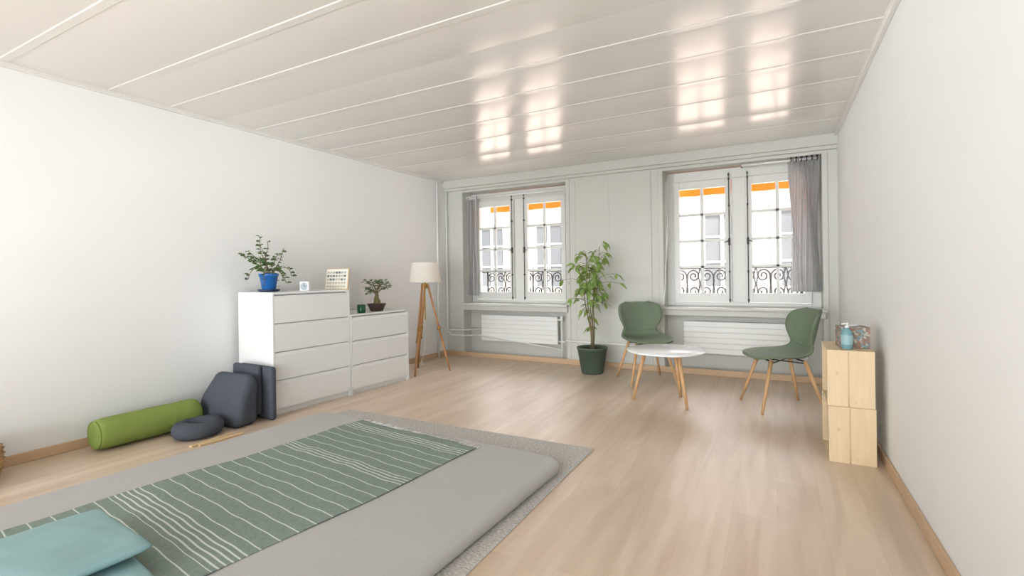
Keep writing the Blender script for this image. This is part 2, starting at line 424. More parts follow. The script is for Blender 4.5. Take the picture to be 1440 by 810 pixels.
# ------------------------------------------------------------ curtains
def curtain(x0, x1, y, z0, z1, folds, rod, label, dark=False):
    t = thing('curtain', label, 'curtain', ((x0+x1)/2, y, z0), group='grey side curtains')
    bm = bmesh.new(); n = folds*12; m = 26; w = (x1-x0); g = []
    for j in range(m+1):
        tz = j/m; r = []
        for i in range(n+1):
            u = i/n
            pinch = 1 - .14*math.exp(-((tz-.5)/.3)**2)
            x = (u-.5)*w*pinch + .010*sin(5*tz+u*9)
            yy = .022*sin(2*pi*folds*u + .8*sin(3*tz)) * (1.0-.35*tz) + .01*sin(7*u+4*tz)
            r.append(bm.verts.new((x, yy, tz*(z1-z0))))
        g.append(r)
    for A, B in zip(g, g[1:]):
        for i in range(n): bm.faces.new((A[i], A[i+1], B[i+1], B[i]))
    finish('curtain_fabric', bm, CURT, parent=t, smooth=True)
    a, b = rod; zr = z1-z0-.02; c = (x0+x1)/2
    bm = bmesh.new(); tube(bm, (a-c, 0, zr), (b-c, 0, zr), .012)
    finish('curtain_rod', bm, RADW, parent=t, smooth=True)
    for k in range(6):
        bm = bmesh.new(); x = x0+(x1-x0)*(k+.5)/6-c
        sweep(bm, [(x, .022*cos(q*pi/8), zr+.022*sin(q*pi/8)) for q in range(16)], .005, 6, closed=True)
        bmesh.ops.create_uvsphere(bm, u_segments=8, v_segments=6, radius=.011, matrix=Matrix.Translation((x, -.022, zr+.02)))
        finish('curtain_ring', bm, IRON if dark else RADW, parent=t, smooth=True)
    for x in (a-c, b-c):
        bm = bmesh.new(); tube(bm, (x, 0, zr), (x, .1, zr), .008)
        finish('rod_bracket', bm, IRON if dark else RADW, parent=t, smooth=True)
curtain(-3.90, -3.73, 5.95, .86, 2.27, 4, (-3.91, -2.36), 'gathered grey curtain on a white rod beside the window')
curtain(.15, .43, 5.93, .93, 2.33, 6, (-.30, .435), 'gathered grey curtain with dark rings on a white rod', True)
bm = bmesh.new()
sweep(bm, [(-1.105, 5.90, 2.2), (-1.10, 5.89, 1.5), (-1.12, 5.88, .95), (-1.14, 5.85, .70), (-1.12, 5.85, .95), (-1.085, 5.89, 1.6), (-1.09, 5.90, 2.2)], .004, 6)
o = finish('blind_cord', bm, WPLAS, smooth=True); tag(o, 'thin white looped blind cord beside the window frame', 'cord')

# ------------------------------------------------------------ dressers
def dresser(near, rot, hgt, nd, label):
    w, d = .80, .50
    t = thing('chest_of_drawers', label, 'dresser', (near[0], near[1], 0), (0, 0, rot), group='white chests of drawers')
    bm = bmesh.new()
    bx(bm, -d, 0, 0, .016, 0, hgt-.018); bx(bm, -d, 0, w-.016, w, 0, hgt-.018)
    bx(bm, -d, 0, 0, w, hgt-.018, hgt); bx(bm, -d, -d+.01, .016, w-.016, .05, hgt-.018)
    bx(bm, -.05, -.03, .016, w-.016, 0, .05); bx(bm, -d+.01, -.03, .016, w-.016, .05, .07)
    bx(bm, -.09, -.04, .016, w-.016, .07, hgt-.018, mi=1)
    finish('body', bm, [DRW, DRG], parent=t, bevel=.002)
    zb = .055; zt = hgt-.022; step = (zt-zb)/nd
    for k in range(nd):
        bm = bmesh.new()
        z0 = zb+k*step; z1 = z0+step-.007
        v = [(-.02, z0), (0, z0), (0, z1-.028), (-.012, z1), (-.02, z1)]
        A = [bm.verts.new((x, .018, z)) for x, z in v]; B = [bm.verts.new((x, w-.018, z)) for x, z in v]
        bm.faces.new(A); bm.faces.new(B[::-1])
        for i in range(5): bm.faces.new((A[i], A[(i+1) % 5], B[(i+1) % 5], B[i]))
        finish('drawer', bm, DRW, parent=t)
DH = 1.03
dresser((-3.665, 2.645), radians(-3), DH, 4, 'tall white four-drawer chest standing against the white wall')
dresser((-3.621, 3.450), radians(-3), .785, 3, 'low white three-drawer chest beside the taller chest')

# ------------------------------------------------------------ foliage helper
def leaf(bm, base, d, L, W, droop=.25, twist=0):
    d = Vector(d).normalized(); s = d.cross(Vector((0, 0, 1)))
    if s.length < .05: s = Vector((1, 0, 0))
    s.normalize(); s = Matrix.Rotation(twist, 3, d) @ s
    n = s.cross(d)
    base = Vector(base); row = []
    for t, w in ((0, .04), (.25, .75), (.5, 1), (.78, .62), (1, .03)):
        c = base + d*L*t - Vector((0, 0, 1))*droop*L*t*t
        row.append([bm.verts.new(c - s*W/2*w + n*W*.12*w), bm.verts.new(c), bm.verts.new(c + s*W/2*w + n*W*.12*w)])
    for A, B in zip(row, row[1:]):
        bm.faces.new((A[0], A[1], B[1], B[0])); bm.faces.new((A[1], A[2], B[2], B[1]))

# big potted tree
t = thing('potted_tree', 'tall leafy green house plant in a dark green planter', 'plant', (-1.87, 5.45, 0))
bm = bmesh.new()
lathe(bm, [(.118, 0), (.125, .01), (.168, .27), (.175, .272), (.178, .30), (.166, .302), (.160, .262), (.01, .26)], 48)
finish('pot', bm, POTG, parent=t, smooth=True, bevel=.0)
bm = bmesh.new(); lathe(bm, [(.155, .258), (.158, .27), (.08, .278), (.01, .28)], 32); finish('soil', bm, SOIL, parent=t, smooth=True)
bm = bmesh.new(); bl = bmesh.new()
for s in range(5):
    a = s*2*pi/5+.4; top = [1.46, 1.34, 1.22, 1.40, 1.10][s]
    pts = []
    for k in range(10):
        q = k/9; r = .015+.12*q**2.0
        pts.append((cos(a+.5*q)*r+.012*sin(9*q)-.02*q, sin(a+.5*q)*r, .27+(top-.27)*q))
    sweep(bm, pts, [.008*(1-.6*k/9) for k in range(10)], 8)
    for k in range(22):
        q = .18+.82*k/21
        zz = .27+(top-.27)*q
        if zz < .70 and random.random() < .78: continue
        if zz < .86 and random.random() < .45: continue
        i = min(8, int(q*9)); f = q*9-i
        p = Vector(pts[i]).lerp(Vector(pts[i+1]), f)
        aa = a+random.uniform(-2.6, 2.6); ext = random.uniform(.05, .21)*(.6+.6*sin(pi*min(1, max(0, (zz-.5)/.98))))
        tw = p+Vector((cos(aa)*ext, sin(aa)*ext, random.uniform(-.02, .05)))
        sweep(bm, [p, (p+tw)/2+Vector((0, 0, .02)), tw], .0022, 5)
        for m_ in range(4):
            b2 = aa+random.uniform(-1.6, 1.6)
            leaf(bl, tw if m_ else (p+tw)/2, (cos(b2), sin(b2), random.uniform(-.9, .2)), random.uniform(.065, .105), random.uniform(.036, .052), .45, random.uniform(-.7, .7))
finish('trunk', bm, BARK, parent=t, smooth=True)
o = finish('foliage', bl, LEAF, parent=t, smooth=True)

# trailing plant in blue pot
t = thing('potted_plant', 'small trailing plant in a bright blue pot on the tall chest', 'plant', (-3.91, 2.79, DH))
bm = bmesh.new(); lathe(bm, [(.055, 0), (.085, .006), (.092, .022), (.086, .022), (.05, .012)], 32); finish('saucer', bm, NAVY, parent=t, smooth=True)
bm = bmesh.new(); lathe(bm, [(.05, .012), (.055, .016), (.074, .135), (.080, .136), (.082, .16), (.074, .16), (.07, .14), (.005, .14)], 36); finish('pot', bm, BLUE, parent=t, smooth=True)
bm = bmesh.new(); lathe(bm, [(.068, .138), (.05, .148), (.005, .15)], 24); finish('soil', bm, SOIL, parent=t)
bm = bmesh.new(); bl = bmesh.new()
ups = [.34, .30, .10, .24, -.08, .12, -.16, .06, -.06, .27, -.14, -.10, .14, -.12, .04, .20]
for s, up in enumerate(ups):
    a = s*2.4+.3; out = random.uniform(.10, .21) if up < .25 else random.uniform(.05, .13)
    if up > .32: a = 3.4
    pts = []
    for k in range(10):
        q = k/9
        z = .145+(up*q if up > .15 else .09*sin(pi*q*.8)+up*q*q)
        pts.append((cos(a)*(.02+out*q)+.014*sin(8*q+s), sin(a)*(.02+out*q)+.01*sin(6*q+2*s), max(z, .035)))
    sweep(bm, pts, .0028, 5)
    for k in range(2, 10):
        for side in (-1, 1):
            if random.random() < .25: continue
            b2 = a+side*random.uniform(.4, 1.6)
            leaf(bl, pts[k], (cos(b2), sin(b2), random.uniform(-.1, .5)), random.uniform(.034, .052), random.uniform(.025, .038), .2, random.uniform(-.8, .8))
finish('stem', bm, BARK, parent=t, smooth=True); finish('foliage', bl, LEAFD, parent=t, smooth=True)

# bonsai
t = thing('bonsai', 'small ficus bonsai with a thick trunk in a dark pot', 'plant', (-3.74, 3.93, .785))
bm = bmesh.new(); lathe(bm, [(.062, 0), (.068, .004), (.092, .065), (.098, .066), (.098, .078), (.088, .078), (.085, .068), (.005, .066)], 32); finish('pot', bm, BROWNP, parent=t, smooth=True)
bm = bmesh.new(); lathe(bm, [(.083, .066), (.05, .076), (.005, .08)], 24); finish('soil', bm, SOIL, parent=t)
bm = bmesh.new()
sweep(bm, [(0, 0, .06), (.01, .0, .10), (-.012, .01, .135), (.006, 0, .17), (.0, 0, .21)], [.038, .036, .026, .018, .012], 12)
bl = bmesh.new()
for s in range(14):
    a = s*2.4; r = random.uniform(.06, .13); z = random.uniform(.2, .34)
    sweep(bm, [(0, 0, .16+.003*s), (cos(a)*r*.5, sin(a)*r*.5, (z+.17)/2+.02), (cos(a)*r, sin(a)*r, z)], .004, 5)
    for k in range(12):
        b2 = random.uniform(0, 2*pi); p = Vector((cos(a)*r, sin(a)*r, z))*1.0+Vector((random.uniform(-.035, .035), random.uniform(-.035, .035), random.uniform(-.02, .025)))
        leaf(bl, p, (cos(b2), sin(b2), random.uniform(-.2, .5)), .042, .026, .2, random.uniform(-.5, .5))
finish('trunk', bm, BARK, parent=t, smooth=True); finish('foliage', bl, LEAFD, parent=t, smooth=True)

# candle jar
t = thing('candle_jar', 'small dark green glass candle jar on the low chest', 'candle', (-3.69, 3.66, .785))
bm = bmesh.new(); lathe(bm, [(.036, 0), (.040, .004), (.041, .082), (.036, .083), (.035, .06), (.003, .058)], 32); finish('jar', bm, CUPG, parent=t, smooth=True)
bm = bmesh.new(); lathe(bm, [(.034, .058), (.034, .066), (.003, .067)], 24); tube(bm, (0, 0, .066), (0, 0, .076), .0015, seg=6); finish('candle_wax', bm, WPLAS, parent=t)

# clock
t = thing('table_clock', 'small white square table clock on the tall chest', 'clock', (-3.74, 3.03, DH), (0, 0, radians(25)))
bm = bmesh.new(); rbox(bm, .085, .045, .085, .008, 3, (0, 0, .0425)); finish('case', bm, WPLAS, parent=t, smooth=False)
bm = bmesh.new(); tube(bm, (0, -.0225, .043), (0, -.0245, .043), .034, seg=32); finish('clock_face', bm, mat('clock face grey', rgb(160, 174, 180), .4), parent=t)
bm = bmesh.new(); bx(bm, -.0015, .0015, -.027, -.025, .043, .07); bx(bm, -.0015, .018, -.027, -.025, .0415, .0445); finish('clock_hand', bm, BLKM, parent=t)

# calendar board
t = thing('perpetual_calendar', 'white wooden calendar board with small tiles on the tall chest', 'calendar', (-3.755, 3.395, DH), (radians(-8), 0, radians(4)))
bm = bmesh.new(); bx(bm, -.142, .142, 0, .015, 0, .205); finish('board', bm, WOOD, parent=t, bevel=.003)
bm = bmesh.new(); bx(bm, -.134, .134, -.002, 0, .008, .197); finish('panel', bm, mat('board paper cream', rgb(224, 221, 212), .6), parent=t)
bm = bmesh.new(); random.seed(3)
cols = [mat('calendar tile', rgb(*c), .7) for c in ((140, 142, 136), (190, 180, 156), (160, 168, 160), (110, 110, 108))]
for r in range(5):
    for c in range(7):
        v = bx(bm, -.120+c*.035, -.120+c*.035+.024, -.006, -.002, .02+r*.034, .02+r*.034+.020, mi=random.choice([0, 1, 1, 2, 3]) if r in (2, 3, 4) else 1)
finish('tile', bm, cols, parent=t)['kind'] = 'stuff'

# ------------------------------------------------------------ floor lamp
t = thing('floor_lamp', 'tripod floor lamp with wooden legs and cream drum shade', 'lamp', (-3.70, 4.70, 0))
feet = [(.07, -.29), (.24, .16), (-.24, .15)]
for fx, fy in feet:
    bm = bmesh.new(); f = Vector((fx, fy, 0)); tp = Vector((fx*.13, fy*.13, 1.04)); d = (tp-f)
    side = d.cross(Vector((0, 0, 1))).normalized()
    for s in (-1, 1): tube(bm, f+d*.36+side*.015*s, tp+side*.018*s, .010, .011, 10)
    tube(bm, f, f+d*.52, .010, .015, 12)
    lg = finish('leg', bm, OAKD, parent=t, smooth=True)
    bm = bmesh.new(); tube(bm, f+d*.37-side*.024, f+d*.37+side*.024, .012); finish('leg_bolt', bm, BRASS, parent=lg, smooth=True)
    bm = bmesh.new(); q = f+d*.5; tube(bm, q-d*.012, q+d*.012, .026); finish('leg_clamp', bm, BRASS, parent=lg, smooth=True)
bm = bmesh.new(); tube(bm, (0, 0, 1.0), (0, 0, 1.06), .05, .04, 24); tube(bm, (0, 0, 1.05), (0, 0, 1.16), .012); tube(bm, (0, 0, .62), (0, 0, 1.02), .008)
finish('hub', bm, BRASS, parent=t, smooth=False)
bm = bmesh.new()
lathe_r = []
seg = 48
for r, z in ((.195, 1.075), (.155, 1.31)):
    lathe_r.append([bm.verts.new((r*cos(2*pi*k/seg), r*sin(2*pi*k/seg), z)) for k in range(seg)])
for k in range(seg): bm.faces.new((lathe_r[0][k], lathe_r[0][(k+1) % seg], lathe_r[1][(k+1) % seg], lathe_r[1][k]))
finish('lamp_shade', bm, SHADE, parent=t, smooth=True)
bm = bmesh.new()
sweep(bm, [(0, 0, .63), (-.03, .02, .3), (-.15, .1, .05), (-.25, .25, .008), (-.33, .38, .008), (-.42, .45, .012), (-.49, .5, .12), (-.505, .5, .25)], .004, 6)
finish('power_cable', bm, WPLAS, parent=t, smooth=True)
bm = bmesh.new(); rbox(bm, .012, .09, .09, .004, 2, (XL+.006, 5.2, .27))
o = finish('wall_outlet', bm, WPLAS); tag(o, 'white square power outlet on the white wall', 'outlet')

# ------------------------------------------------------------ chairs
def catmull(P, n):
    out = []
    for i in range(len(P)-1):
        p0 = P[max(0, i-1)]; p1 = P[i]; p2 = P[i+1]; p3 = P[min(len(P)-1, i+2)]
        for k in range(n):
            t_ = k/n
            out.append([.5*((2*b)+(-a+c)*t_+(2*a-5*b+4*c-d)*t_*t_+(-a+3*b-3*c+d)*t_**3) for a, b, c, d in zip(p0, p1, p2, p3)])
    out.append(list(P[-1])); return out
def shell(bm, rows, off):
    n = 20; G = []
    for (y, z, hw, lift, wrap) in rows:
        r = []
        for i in range(n+1):
            s = -1+2*i/n
            r.append(bm.verts.new((hw*s, y-wrap*abs(s)**2.2, z+lift*abs(s)**2.4)))
        G.append(r)
    for A, B in zip(G, G[1:]):
        for i in range(n): bm.faces.new((A[i], A[i+1], B[i+1], B[i]))
def chair(loc, rotz, label):
    t = thing('chair', label, 'chair', loc, (0, 0, rotz), group='green shell chairs')
    st = [(-.265, .425, .10, .0, 0), (-.258, .436, .155, .0, 0), (-.235, .444, .20, .002, 0), (-.16, .445, .235, .012, 0), (-.05, .436, .245, .028, 0),
          (.06, .432, .238, .04, 0), (.14, .442, .215, .05, .01), (.185, .468, .192, .055, .03), (.205, .505, .182, .045, .05)]
    bk = [(.205, .505, .182, .045, .05), (.222, .56, .198, .03, .08), (.238, .63, .225, .012, .105), (.252, .70, .240, 0, .115),
          (.264, .76, .238, -.002, .105), (.272, .80, .220, -.004, .08), (.276, .822, .175, -.004, .045), (.277, .828, .10, -.002, .015)]
    bm = bmesh.new(); shell(bm, catmull(st, 3), 0); finish('seat', bm, CHG, parent=t, smooth=True, solid=.022, bevel=0)
    bm = bmesh.new(); shell(bm, catmull(bk, 3), 0); finish('backrest', bm, CHG, parent=t, smooth=True, solid=.022)
    for sx in (-1, 1):
        for sy in (-1, 1):
            bm = bmesh.new(); tube(bm, (sx*.245, sy*.245-.01, 0), (sx*.14, sy*.13-.01, .415), .0105, .017, 16)
            finish('leg', bm, OAK, parent=t, smooth=True)
    bm = bmesh.new()
    for sy in (-.14, .12): tube(bm, (-.15, sy, .408), (.15, sy, .408), .007, seg=10)
    tube(bm, (-.15, -.14, .395), (.15, .12, .395), .005, seg=10); tube(bm, (.15, -.14, .395), (-.15, .12, .395), .005, seg=10)
    finish('seat_frame', bm, BLKM, parent=t, smooth=True)
    return t
def rot_for(fx, fy): return math.atan2(fy, fx)+pi/2
c1 = chair((-1.22, 5.30, 0), rot_for(.54, -.84), 'sage green shell chair with beech legs beside the plant')
copy_thing(c1, (.05, 4.72, 0), rot_for(-.93, -.37), 'sage green shell chair with beech legs beside the pine crates')

# ------------------------------------------------------------ coffee table
t = thing('side_table', 'round white side table on three slanted beech legs', 'table', (-.855, 4.48, 0))
bm = bmesh.new(); lathe(bm, [(.31, .448), (.332, .453), (.338, .461), (.334, .469), (.01, .47)], 64); finish('table_top', bm, TBL, parent=t, smooth=True)
for (fx, fy) in ((-.285, -.04), (.205, -.19), (.085, .23)):
    bm = bmesh.new(); k = .62
    tube(bm, (fx, fy, 0), (fx*k, fy*k, .45), .012, .019, 18); finish('leg', bm, OAK, parent=t, smooth=True)
bm = bmesh.new(); tube(bm, (0, 0, .435), (0, 0, .45), .2, seg=32); finish('leg_mount', bm, OAK, parent=t)

# ------------------------------------------------------------ crates
def crate(loc, rz, label):
    t = thing('wooden_crate', label, 'crate', loc, (0, 0, rz), group='stacked pine crates')
    w, l, h_ = .235, .42, .335; hw = w/2
    for y0_ in (0, l-.018):
        bm = bmesh.new()
        bx(bm, -hw, -.012, y0_, y0_+.018, 0, h_); bx(bm, -.008, hw, y0_, y0_+.018, 0, h_); bx(bm, -hw+.01, hw-.01, y0_+.006, y0_+.015, .01, h_-.01)
        finish('end_panel', bm, PINE, parent=t, bevel=.002)
    for z in (0.0, h_-.009):
        for k in range(3):
            bm = bmesh.new(); x0 = -hw+k*(w/3); bx(bm, x0+(.006 if k else 0), x0+w/3-(.006 if k < 2 else 0), -.004 if z else .018, l+.004 if z else l-.018, z, z+.009)
            bmesh.ops.translate(bm, verts=bm.verts, vec=(0, 0, .0005 if z else 0)); finish('slat', bm, PINE, parent=t, bevel=.001)
    for k in range(3):
        bm = bmesh.new(); z0 = .012+k*.108; bx(bm, hw-.009, hw, .018, l-.018, z0, z0+.092); finish('slat', bm, PINE, parent=t, bevel=.001)
    return t
crate((.398, 3.50, 0), radians(.4), 'pale pine crate standing on its side on the floor')
crate((.394, 3.50, .3365), radians(-.6), 'pale pine crate stacked on top of another crate')
CT = .3365+.336
t = thing('tissue_box', 'patterned cardboard tissue box on the pine crate', 'box', (.425, 3.68, CT), (0, 0, radians(8)))
def mosaic():
    m = mat('mosaic pattern card', rgb(170, 160, 145), .7, .3, .1, 9); nt = m.node_tree
    v = nt.nodes.new('ShaderNodeTexVoronoi'); v.inputs['Scale'].default_value = 85
    tc = nt.nodes.new('ShaderNodeTexCoord'); nt.links.new(tc.outputs['Object'], v.inputs['Vector'])
    cr = nt.nodes.new('ShaderNodeValToRGB'); sep = nt.nodes.new('ShaderNodeSeparateColor')
    cr.color_ramp.interpolation = 'CONSTANT'
    cr.color_ramp.elements[0].color = rgb(132, 122, 112); cr.color_ramp.elements[1].color = rgb(180, 174, 162); cr.color_ramp.elements[1].position = .8
    e = cr.color_ramp.elements.new(.3); e.color = rgb(150, 116, 98)
    e = cr.color_ramp.elements.new(.55); e.color = rgb(116, 148, 152)
    nt.links.new(v.outputs['Color'], sep.inputs[0]); nt.links.new(sep.outputs[0], cr.inputs[0]); nt.links.new(cr.outputs[0], nt.nodes['Principled BSDF'].inputs['Base Color'])
    return m
bm = bmesh.new(); rbox(bm, .15, .14, .13, .004, 2, (0, 0, .065)); finish('box', bm, mosaic(), parent=t)
bm = bmesh.new(); random.seed(4)
rings = []
for j in range(4):
    rings.append([bm.verts.new(((.03+.012*sin(3*k+j))*(1-j*.15)*cos(2*pi*k/14), (.012+.008*sin(2*k+j))*sin(2*pi*k/14), .128+j*.003+.002*sin(k*2))) for k in range(14)])
for A, B in zip(rings, rings[1:]):
    for k in range(14): bm.faces.new((A[k], A[(k+1) % 14], B[(k+1) % 14], B[k]))
bm.faces.new(rings[-1]); finish('tissue', bm, WPLAS, parent=t, smooth=True)
t = thing('pump_bottle', 'clear blue pump bottle with white label on the crate', 'bottle', (.385, 3.565, CT))
bm = bmesh.new(); lathe(bm, [(.027, 0), (.030, .004), (.030, .100), (.023, .114), (.012, .122), (.012, .130), (.002, .131)], 32)
finish('bottle', bm, mat('aqua plastic', rgb(116, 156, 164), .15, .5, .05, 6), parent=t, smooth=True)
bm = bmesh.new(); lathe(bm, [(.0306, .03), (.0309, .031), (.0309, .085), (.0306, .086)], 32); finish('bottle_label', bm, mat('label paper', rgb(150, 182, 188), .5, .3, .08, 40), parent=t)
bm = bmesh.new(); tube(bm, (0, 0, .128), (0, 0, .140), .012); tube(bm, (0, 0, .14), (0, 0, .150), .004); tube(bm, (0, 0, .150), (0, 0, .158), .009); tube(bm, (0, 0, .154), (-.028, -.01, .151), .004)
finish('pump', bm, WPLAS, parent=t, smooth=True)

# ------------------------------------------------------------ rug, mattress, towel, pillows
bm = bmesh.new(); rbox(bm, 2.2, 2.9, .008, .003, 2, (0, 0, .004))
o = finish('rug', bm, RUG); o.location = (-2.15, 1.62, 0); tag(o, 'flat woven light grey rug under the mattress', 'rug')

MR = radians(-2.5); MC = (-2.185, 1.50); MH = .08
bm = bmesh.new()
vs = bx(bm, -1.05, 1.05, -1.2, 1.2, 0, MH)
es = [e for e in bm.edges if abs(e.verts[0].co.z-e.verts[1].co.z) > .05]
bmesh.ops.bevel(bm, geom=es, offset=.10, segments=8, profile=.5, affect='EDGES')
es = [e for e in bm.edges if abs(e.verts[0].co.z-e.verts[1].co.z) < .001 and len(e.link_faces) == 2 and any(abs(f.normal.z) < .5 for f in e.link_faces)]
bmesh.ops.bevel(bm, geom=es, offset=.036, segments=6, profile=.5, affect='EDGES')
o = finish('mattress', bm, MATR, smooth=True); o.location = (MC[0], MC[1], .008); o.rotation_euler = (0, 0, MR)
md = o.modifiers.new('wn', 'WEIGHTED_NORMAL'); md.keep_sharp = False
tag(o, 'thick light grey floor mattress with rounded corners', 'mattress')

def towelmat(Ly):
    m = bpy.data.materials.new('striped sage cotton'); m.use_nodes = True; nt = m.node_tree; L = nt.links
    b = nt.nodes['Principled BSDF']; b.inputs['Roughness'].default_value = .95; b.inputs['Specular IOR Level'].default_value = .1
    tc = nt.nodes.new('ShaderNodeTexCoord'); sp = nt.nodes.new('ShaderNodeSeparateXYZ'); L.new(tc.outputs['Object'], sp.inputs[0])
    def M(op, a, b_=None):
        n = nt.nodes.new('ShaderNodeMath'); n.operation = op
        for i, v in enumerate((a, b_)):
            if v is None: continue
            if isinstance(v, (int, float)): n.inputs[i].default_value = v
            else: L.new(v, n.inputs[i])
        return n.outputs[0]
    y = sp.outputs['Y']
    per = M('LESS_THAN', M('FRACT', M('DIVIDE', M('ADD', y, 5.0), .078)), .075)
    def band(lo, hi): return M('MULTIPLY', M('GREATER_THAN', y, lo), M('LESS_THAN', y, hi))
    dense = M('LESS_THAN', M('FRACT', M('DIVIDE', M('ADD', y, 5.0), .026)), .30)
    bands = M('MAXIMUM', band(-.42, -.28), M('MAXIMUM', band(-.90, -.82), M('MAXIMUM', band(.94, 1.02), band(.46, .54))))
    s = M('MAXIMUM', per, M('MULTIPLY', dense, bands))
    n = nt.nodes.new('ShaderNodeTexNoise'); n.inputs['Scale'].default_value = 60
    L.new(tc.outputs['Object'], n.inputs['Vector'])
    m1 = nt.nodes.new('ShaderNodeMix'); m1.data_type = 'RGBA'; m1.inputs[6].default_value = rgb(114, 129, 121); m1.inputs[7].default_value = rgb(141, 155, 147); L.new(n.outputs['Fac'], m1.inputs[0])
    m2 = nt.nodes.new('ShaderNodeMix'); m2.data_type = 'RGBA'; m2.inputs[7].default_value = rgb(202, 208, 203)
    L.new(s, m2.inputs[0]); L.new(m1.outputs[2], m2.inputs[6]); L.new(m2.outputs[2], b.inputs['Base Color'])
    bp = nt.nodes.new('ShaderNodeBump'); bp.inputs['Strength'].default_value = .15; bp.inputs['Distance'].default_value = .005
    L.new(n.outputs['Fac'], bp.inputs['Height']); L.new(bp.outputs['Normal'], b.inputs['Normal'])
    return m
TW, TL = 1.08, 2.16
t = thing('towel', 'sage green cotton towel with white stripes and fringe spread on mattress', 'towel', (-2.275, 1.52, MH+.009), (0, 0, radians(-7)))
bm = bmesh.new(); nx, ny = 100, 180; G = []
for j in range(ny+1):
    r = []
    for i in range(nx+1):
        x = -TW/2+TW*i/nx; y = -TL/2+TL*j/ny
        z = .0065+.004*sin(6*x+3*y)*sin(4.2*y-2*x)+.0025*sin(17*x+5*y)*sin(9*y)+.002*sin(31*x-8*y+2*sin(3*y))
        xx = x+.010*sin(5*y); r.append(bm.verts.new((xx, y+.005*sin(5*x), max(z, .0015))))
    G.append(r)
for A, B in zip(G, G[1:]):
    for i in range(nx): bm.faces.new((A[i], A[i+1], B[i+1], B[i]))
finish('towel_cloth', bm, towelmat(TL), parent=t, smooth=True, solid=.002)
bm = bmesh.new(); random.seed(9)
for i in range(46):
    x = -TW/2+TW*(i+.5)/46
    for s, y in ((1, TL/2), ):
        a = random.uniform(-.5, .5); Lf = random.uniform(.035, .06)
        sweep(bm, [(x+.008*sin(5*y), y, .004), (x+a*.012, y+s*Lf*.5, .006), (x+a*.03, y+s*Lf, .004)], .0022, 5)
o = finish('fringe', bm, WPLAS, parent=t, smooth=True); o['kind'] = 'stuff'

def pillow(loc, rz, sx, sy, th, label, tilt=(0, 0)):
    bm = bmesh.new(); n = 40; T = []; B = []
    for j in range(n+1):
        a = []; b = []
        for i in range(n+1):
            u = -1+2*i/n; v = -1+2*j/n
            e = max(0, (1-u*u)*(1-v*v))**.26
            cr_ = 1-.03*(abs(u)*abs(v))**6
            px = u*sx/2*(1-.015*(1-abs(v)))*cr_; py = v*sy/2*(1-.015*(1-abs(u)))*cr_
            w = 1+.08*sin(5*u+2)*sin(4*v)+.05*sin(9*u*v+3)+.05*sin(14*u+5*v)*abs(u)+.04*sin(16*v-6*u)*abs(v)
            a.append(bm.verts.new((px, py, th/2+th/2*e*w)))
            b.append(bm.verts.new((px, py, th/2-th/2*e)) if 0 < i < n and 0 < j < n else a[-1])
        T.append(a); B.append(b)
    for j in range(n):
        for i in range(n):
            bm.faces.new((T[j][i], T[j][i+1], T[j+1][i+1], T[j+1][i]))
            f = (B[j][i], B[j+1][i], B[j+1][i+1], B[j][i+1])
            try: bm.faces.new(f)
            except ValueError: pass
    o = finish('pillow', bm, TEAL, smooth=True); o.location = loc; o.rotation_euler = (tilt[0], tilt[1], rz)
    return tag(o, label, 'pillow', 'teal pillows on the mattress')
pillow((-2.15, .74, MH+.025), radians(-8), .50, .40, .045, 'flat teal pillow underneath the other pillow on the towel')
pillow((-2.28, .77, MH+.076), radians(-5), .54, .42, .055, 'teal satin pillow lying on top of another pillow')

# bolster
t = thing('bolster', 'lime green cylindrical yoga bolster lying against the wall', 'bolster', (-4.03, 1.90, 0), (0, 0, radians(-1)))
bm = bmesh.new(); r_ = .110; k_ = .335/.392
prof = [(-.375, .02), (-.385, .07), (-.385, .090), (-.36, r_-.003), (-.3, r_+.001), (-.15, r_-.002), (0, r_+.003), (.15, r_-.001), (.3, r_+.002), (.365, r_), (.385, .095), (.392, .07), (.39, .02)]
rings = []
for y, r in prof: rings.append([bm.verts.new((r*cos(2*pi*k/36)*(1.03 if sin(2*pi*k/36) < 0 else 1), y*k_, r_*.97+r*sin(2*pi*k/36)*.95+.003)) for k in range(36)])
for A, B in zip(rings, rings[1:]):
    for k in range(36): bm.faces.new((A[k], A[(k+1) % 36], B[(k+1) % 36], B[k]))
bm.faces.new(rings[0]); bm.faces.new(rings[-1][::-1])
finish('bolster_cover', bm, GREENB, parent=t, smooth=True, subsurf=1)
bm = bmesh.new(); sweep(bm, [(cos(2*pi*k/32)*.095, -.325, r_+sin(2*pi*k/32)*.090) for k in range(32)], .004, 6, closed=True); finish('piping', bm, GREENB, parent=t, smooth=True)

# ring cushion
t_bm = bmesh.new()
rings = []
for k in range(40):
    a = 2*pi*k/40; c = Vector((.108*cos(a), .105*sin(a), .058)); o_ = Vector((cos(a), sin(a), 0)); r = .060-.005*cos(a*2)
    rings.append([t_bm.verts.new(c+o_*r*cos(2*pi*j/16)+Vector((0, 0, 1))*r*.95*sin(2*pi*j/16)) for j in range(16)])
for k in range(40):
    A = rings[k]; B = rings[(k+1) % 40]
    for j in range(16): t_bm.faces.new((A[j], A[(j+1) % 16], B[(j+1) % 16], B[j]))
o = finish('ring_cushion', t_bm, DARKF, smooth=True); o.location = (-3.738, 2.08, .004); o.rotation_euler = (0, 0, radians(10)); tag(o, 'charcoal ring-shaped massage head cushion on the floor', 'cushion')

